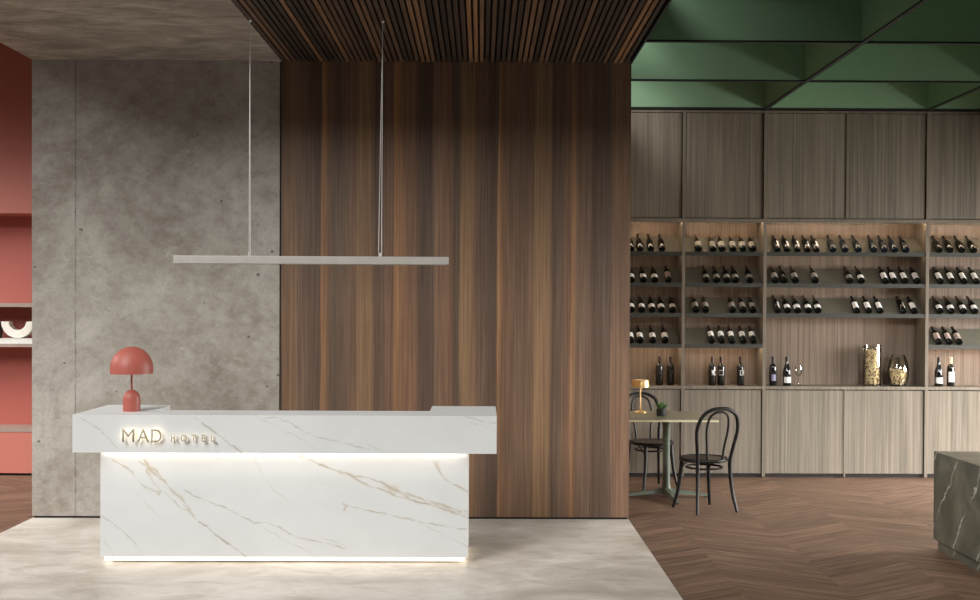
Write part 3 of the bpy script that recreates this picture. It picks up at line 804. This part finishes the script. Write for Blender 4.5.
vx2 = at(898, 380, D).x
def rv2(z):
    P_ = [(0, .074), (.05, .086), (.10, .097), (.15, .101), (.20, .093), (.26, .076), (.30, .062)]
    for (a, ra), (b, rb) in zip(P_, P_[1:]):
        if z <= b: return ra+(rb-ra)*(z-a)/(b-a)
    return P_[-1][1]
v = thing('glass_vase', (vx2, D, NZ), 'squat round smoky glass vase half filled with corks in the wide niche', 'vase')
bm = bmesh.new()
zz = [0, .03, .06, .09, .12, .15, .18, .21, .24, .27, .30]
add_lathe(bm, [(rv2(q), q) for q in zz]+[(rv2(q)-.003, max(q, .006)) for q in zz[::-1]], 36); obj('vase_wall', bm, M['gld'], v, smooth=True)
corks('corks', lambda z: rv2(z)-.003, .007, .168, (vx2, D, NZ), 420, 'wine corks filling the lower half of the squat round vase', None)

# ------------------------------------------------------------------ green bistro table
TH = .70
tx, ty = 1.582, 9.79
tb = thing('bistro_table', (tx, ty, 0), 'square green table with slim column and four-armed foot beside walnut wall', 'table')
W2 = .37
bm = bmesh.new(); add_box(bm, (-W2, -W2, TH-.006), (W2, W2, TH)); obj('tabletop', bm, M['ttop'], tb, .001)
bm = bmesh.new(); add_box(bm, (-W2, -W2, TH-.022), (W2, W2, TH-.006)); obj('top_edge', bm, M['tedge'], tb)
bm = bmesh.new(); add_lathe(bm, [(.055, .030), (.044, .06), (.034, .12), (.030, .30), (.032, .60), (.045, .66), (.085, TH-.022)], 20); obj('column', bm, M['greend'], tb, smooth=True)
for k, a in enumerate((0.03, PI/2+.03, PI+.03, -PI/2+.1)):
    bm = bmesh.new(); c_, s_ = math.cos(a), math.sin(a); ln = .36
    def Q(d, w_, zq): return (c_*d-s_*w_, s_*d+c_*w_, zq)
    st = [(.0, .040, .030, .085), (.12, .032, .028, .062), (.26, .024, .016, .040), (ln, .018, .006, .024)]
    rings = [[bm.verts.new(Q(d, sgn*wd, zq)) for sgn, zq in ((-1, lo), (1, lo), (.6, hi), (-.6, hi))] for d, wd, lo, hi in st]
    for r1, r2 in zip(rings, rings[1:]):
        for j in range(4): bm.faces.new((r1[j], r1[(j+1) % 4], r2[(j+1) % 4], r2[j]))
    bm.faces.new(rings[0]); bm.faces.new(rings[-1][::-1])
    arm = obj('foot_arm', bm, M['greend'], tb, .003)
    bm = bmesh.new(); add_lathe(bm, [(.016, 0), (.016, .008)], 12, c_*(ln-.02), s_*(ln-.02)); obj('foot_pad', bm, M['black'], arm)

# brass lamp and plant
p = Vector((at(640.3, 405, 10.02).x, 10.02, TH+.0005))
bl = thing('table_lamp', p, 'small brass table lamp with flat drum shade on the green table', 'lamp')
bm = bmesh.new(); add_lathe(bm, [(.056, 0), (.056, .005), (.030, .012), (.010, .022), (.006, .030)], 24); obj('lamp_base', bm, M['brass'], bl, smooth=True)
bm = bmesh.new(); add_lathe(bm, [(.0055, .028), (.0055, .245)], 10); obj('lamp_stem', bm, M['brass'], bl, smooth=True)
bm = bmesh.new(); add_lathe(bm, [(.076, .222), (.078, .223), (.074, .279), (.068, .284), (.004, .285), (.004, .282), (.066, .280), (.071, .277), (.075, .224)], 36, cap0=False); obj('lamp_shade', bm, M['brass'], bl, smooth=True)
bm = bmesh.new(); add_lathe(bm, [(.074, .2245), (.074, .2275)], 30); obj('lamp_diffuser', bm, M['bulb'], bl)
p = Vector((at(661.3, 410, 9.72).x, 9.72, TH+.0005))
pp = thing('potted_plant', p, 'small leafy green plant in a charcoal pot on the green table', 'plant')
bm = bmesh.new(); add_lathe(bm, [(.036, 0), (.040, .005), (.042, .062), (.038, .062), (.036, .054)], 24); obj('pot', bm, M['pot'], pp, smooth=True)
bm = bmesh.new(); rs = random.Random(3)
for _ in range(90):
    a = rs.uniform(0, 2*PI); sp = rs.uniform(.012, .060); h = rs.uniform(.02, .060)
    b0 = Vector((math.cos(a)*sp*.4, math.sin(a)*sp*.4, .052)); t1 = Vector((math.cos(a)*sp*1.05, math.sin(a)*sp*1.05, .062+h))
    sd = Vector((-math.sin(a), math.cos(a), 0))*.006; mid = (b0+t1)/2+Vector((0, 0, .008))
    v_ = [bm.verts.new(q) for q in (b0, mid+sd, t1, mid-sd)]; bm.faces.new(v_)
obj('foliage', bm, M['leaf'], pp)

# ------------------------------------------------------------------ bentwood chairs (facing local +y)
def make_chair(label):
    c = thing('bentwood_chair', (0, 0, 0), label, 'chair', group='bentwood chairs at the bistro table')
    zs = .445
    bm = bmesh.new()
    add_tube(bm, [Vector((.195*math.cos(2*PI*k/40), .195*math.sin(2*PI*k/40), zs)) for k in range(40)], .0165, 8, True); obj('seat_ring', bm, M['bent'], c, smooth=True)
    bm = bmesh.new(); add_lathe(bm, [(.186, zs-.006), (.186, zs+.010), (.10, zs+.006), (.003, zs+.005)], 36); obj('seat', bm, M['seat'], c, smooth=True)
    path = smooth_path([(-.196, -.222, 0), (-.170, -.180, .20), (-.160, -.165, .42), (-.176, -.185, .55), (-.200, -.215, .70), (-.168, -.245, .815), (-.09, -.262, .868), (0, -.266, .880),
                        (.09, -.262, .868), (.168, -.245, .815), (.200, -.215, .70), (.176, -.185, .55), (.160, -.165, .42), (.170, -.180, .20), (.196, -.222, 0)], 6)
    cut = [i for i, q in enumerate(path) if q.z >= .43]; i0, i1 = cut[0], cut[-1]
    bm = bmesh.new(); add_tube(bm, path[i0:i1+1], .0155, 8); obj('outer_back_hoop', bm, M['bent'], c, smooth=True)
    for seg_ in (path[:i0+1], path[i1:][::-1]):
        n = len(seg_); bm = bmesh.new(); add_tube(bm, seg_, [.0125+.006*k/(n-1) for k in range(n)], 8); obj('leg', bm, M['bent'], c, smooth=True)
    bm = bmesh.new()
    add_tube(bm, smooth_path([(-.075, -.178, .45), (-.085, -.190, .56), (-.105, -.214, .70), (-.090, -.240, .805), (-.045, -.254, .845), (0, -.256,   .852), (.045, -.254, .845), (.090, -.240, .805), (.105, -.214, .70), (.085, -.190, .56), (.075, -.178, .45)], 6), .010, 8)
    obj('inner_back_hoop', bm, M['bent'], c, smooth=True)
    for s in (-1, 1):
        pth = smooth_path([(s*.186, .190, 0), (s*.158, .160, .15), (s*.140, .140, .32), (s*.135, .128, .438)], 6); n = len(pth)
        bm = bmesh.new(); add_tube(bm, pth, [.0125+.008*k/(n-1) for k in range(n)], 8); obj('leg', bm, M['bent'], c, smooth=True)
        bm = bmesh.new(); add_tube(bm, smooth_path([(s*.139, .139, .34), (s*.150, .07, .395), (s*.155, .0, .43)], 6), .007, 6); obj('brace', bm, M['bent'], c, smooth=True)
    bm = bmesh.new(); add_tube(bm, [Vector((.155*math.cos(2*PI*k/32), .155*math.sin(2*PI*k/32)*.98-.012, .375)) for k in range(32)], .0085, 6, True); obj('leg_ring', bm, M['bent'], c, smooth=True)
    for q in c.children:
        for v in q.data.vertices:
            v.co.x *= .93; v.co.y *= .93
            v.co.z = v.co.z*.915 if v.co.z < .46 else .4209+(v.co.z-.46)*.975
    return c
ch = make_chair('black bentwood chair on near side of the green table, its back towards the viewer')
ch.location = (1.785, 9.20, 0); ch.rotation_euler = (0, 0, math.atan2(.36, .93))
c2 = ch.copy(); COL.objects.link(c2)
for q in list(ch.children):
    d = q.copy(); COL.objects.link(d); d.parent = c2
c2['label'] = 'black bentwood chair behind the green table, partly hidden by the walnut wall'
c2.location = (1.53, 10.27, 0); c2.rotation_euler = (0, 0, PI+math.atan2(.33, .94))

# ------------------------------------------------------------------ green marble block
bx = 3.068
gb = thing('marble_block', (bx+.6, 7.0, 0), 'low dark green marble counter block with white veins on the parquet', 'counter')
bm = bmesh.new(); add_box(bm, (bx, 6.2, .065), (bx+1.3, 7.75, .660)); under(obj('block_body', bm, M['gm'], bevel=.004), gb)
bm = bmesh.new(); add_box(bm, (bx+.022, 6.22, -.003), (bx+1.28, 7.725, .065)); under(obj('plinth', bm, M['gm']), gb)

# ------------------------------------------------------------------ terracotta shelving on the left
SX0, SX1, SD = -6.2, XL-.01, 10.9
sh = thing('shelving_unit', (-4.6, SD, 0), 'tall terracotta red shelving unit seen at the left edge past the concrete wall', 'shelves')
def sb(name, lo, hi, mat): return under(box_obj(name, lo, hi, mat), sh)
sb('back_panel', (SX0, SD+.40, 0), (SX1, SD+.43, 4.149), M['redn'])
sb('upper_front', (SX0, SD, 2.475), (SX1, SD+.40, 4.149), M['red'])
sb('base_front', (SX0, SD, .02), (SX1, SD+.40, .408), M['red'])
sb('plinth', (SX0, SD+.03, 0), (SX1, SD+.40, .02), M['dark'])
sb('base_board', (SX0, SD-.004, .410), (SX1, SD+.40, .438), M['taupe'])
sb('shelf_board', (SX0, SD, 1.213), (SX1, SD+.40, 1.243), M['taupe'])
sb('shelf_board', (SX0, SD, 1.591), (SX1, SD+.40, 1.628), M['taupe'])
sb('side_panel', (SX0-.03, SD, 0), (SX0, SD+.43, 4.149), M['red'])
sb('side_panel', (SX1, SD, 0), (SX1+.008, SD+.43, 4.149), M['red'])
D = SD+.12
ux0, uxc = at(2.0, 340, D).x, at(19.3, 332, D).x
bk = thing('book', (ux0+.178, D, 1.2435), 'pale book lying under the white curved sculpture on the terracotta shelf', 'book')
bm = bmesh.new(); add_box(bm, (-.175, -.11, .012), (.175, .11, .046)); obj('pages', bm, M['book'], bk)
bm = bmesh.new(); add_box(bm, (-.178, -.113, 0), (.178, .113, .012)); add_box(bm, (-.178, -.113, .046), (.178, .113, .050)); obj('cover', bm, M['book'], bk)
bm = bmesh.new(); Ro, Ri = .158, .080
pts = [(Ro*math.cos(a), Ro*math.sin(a)) for a in [PI+PI*k/28 for k in range(29)]]+[(Ri*math.cos(a), Ri*math.sin(a)) for a in [2*PI-PI*k/24 for k in range(25)]]
ring = pts; zoff = Ro
add_prism(bm, [(a, b+zoff) for a, b in ring], -.045, .045, 'y')
u = obj('sculpture', bm, M['white'], bevel=.016, smooth=True); u.location = (uxc, D, 1.2940)
tag(u, 'white plaster half-ring sculpture standing on a pale book', 'sculpture')
bm = bmesh.new(); add_lathe(bm, [(.05, 0), (.075, .05), (.085, .13), (.06, .21), (.03, .25), (.035, .28), (.030, .28), (.026, .25)], 24)
vd = obj('vase', bm, plain('dark brown ceramic', (50, 40, 36), .6), smooth=True); vd.location = (at(-6.5, 330, D).x, D, 1.2435)
tag(vd, 'dark ceramic vase cut by the left edge beside the half-ring sculpture', 'vase')

# ------------------------------------------------------------------ light
def area(name, loc, target, sx, sy, power, color=(1, 1, 1), spread=PI):
    ld = bpy.data.lights.new(name, 'AREA'); ld.shape = 'RECTANGLE'; ld.size = sx; ld.size_y = sy; ld.energy = power; ld.color = color; ld.spread = spread
    o = bpy.data.objects.new(name, ld); COL.objects.link(o); o.location = loc
    o.rotation_euler = (Vector(target)-Vector(loc)).to_track_quat('-Z', 'Y').to_euler()
    return o
area('daylight_front', (-8.5, -5.5, 10.6), (-2.6, 8.3, .2), 6, 9.0, 3200, (1, .995, .98))
area('added_top_fill', (-4.2, 4.0, 8.5), (-3.6, 5.4, 0), 4.0, 3.0, 180, (1, .99, .98))  # added overhead fill, lifts the desk top and pale floor
area('daylight_left', (-7.2, 8.9, 3.3), (-4.4, 9.9, -.2), 3, 1.4, 125, (1, .99, .97), 1.7)
area('daylight_right', (7.4, 9.3, 1.4), (3.6, 9.9, -.6), 3.2, 1.2, 400, (1, .985, .95), 2.3)
area('daylight_right_front', (5.4, -5.0, 6.4), (4.9, 10.9, .3), 3.5, 3.2, 130, (1, .99, .97), .6)
wd = bpy.data.worlds.new('world'); SC.world = wd; wd.use_nodes = True
bg = wd.node_tree.nodes['Background']; bg.inputs[0].default_value = (.95, .97, 1, 1); bg.inputs[1].default_value = .035

SC.view_settings.view_transform = 'Standard'; SC.view_settings.look = 'None'
SC.view_settings.exposure = 0; SC.view_settings.gamma = 1; SC.view_settings.use_curve_mapping = False
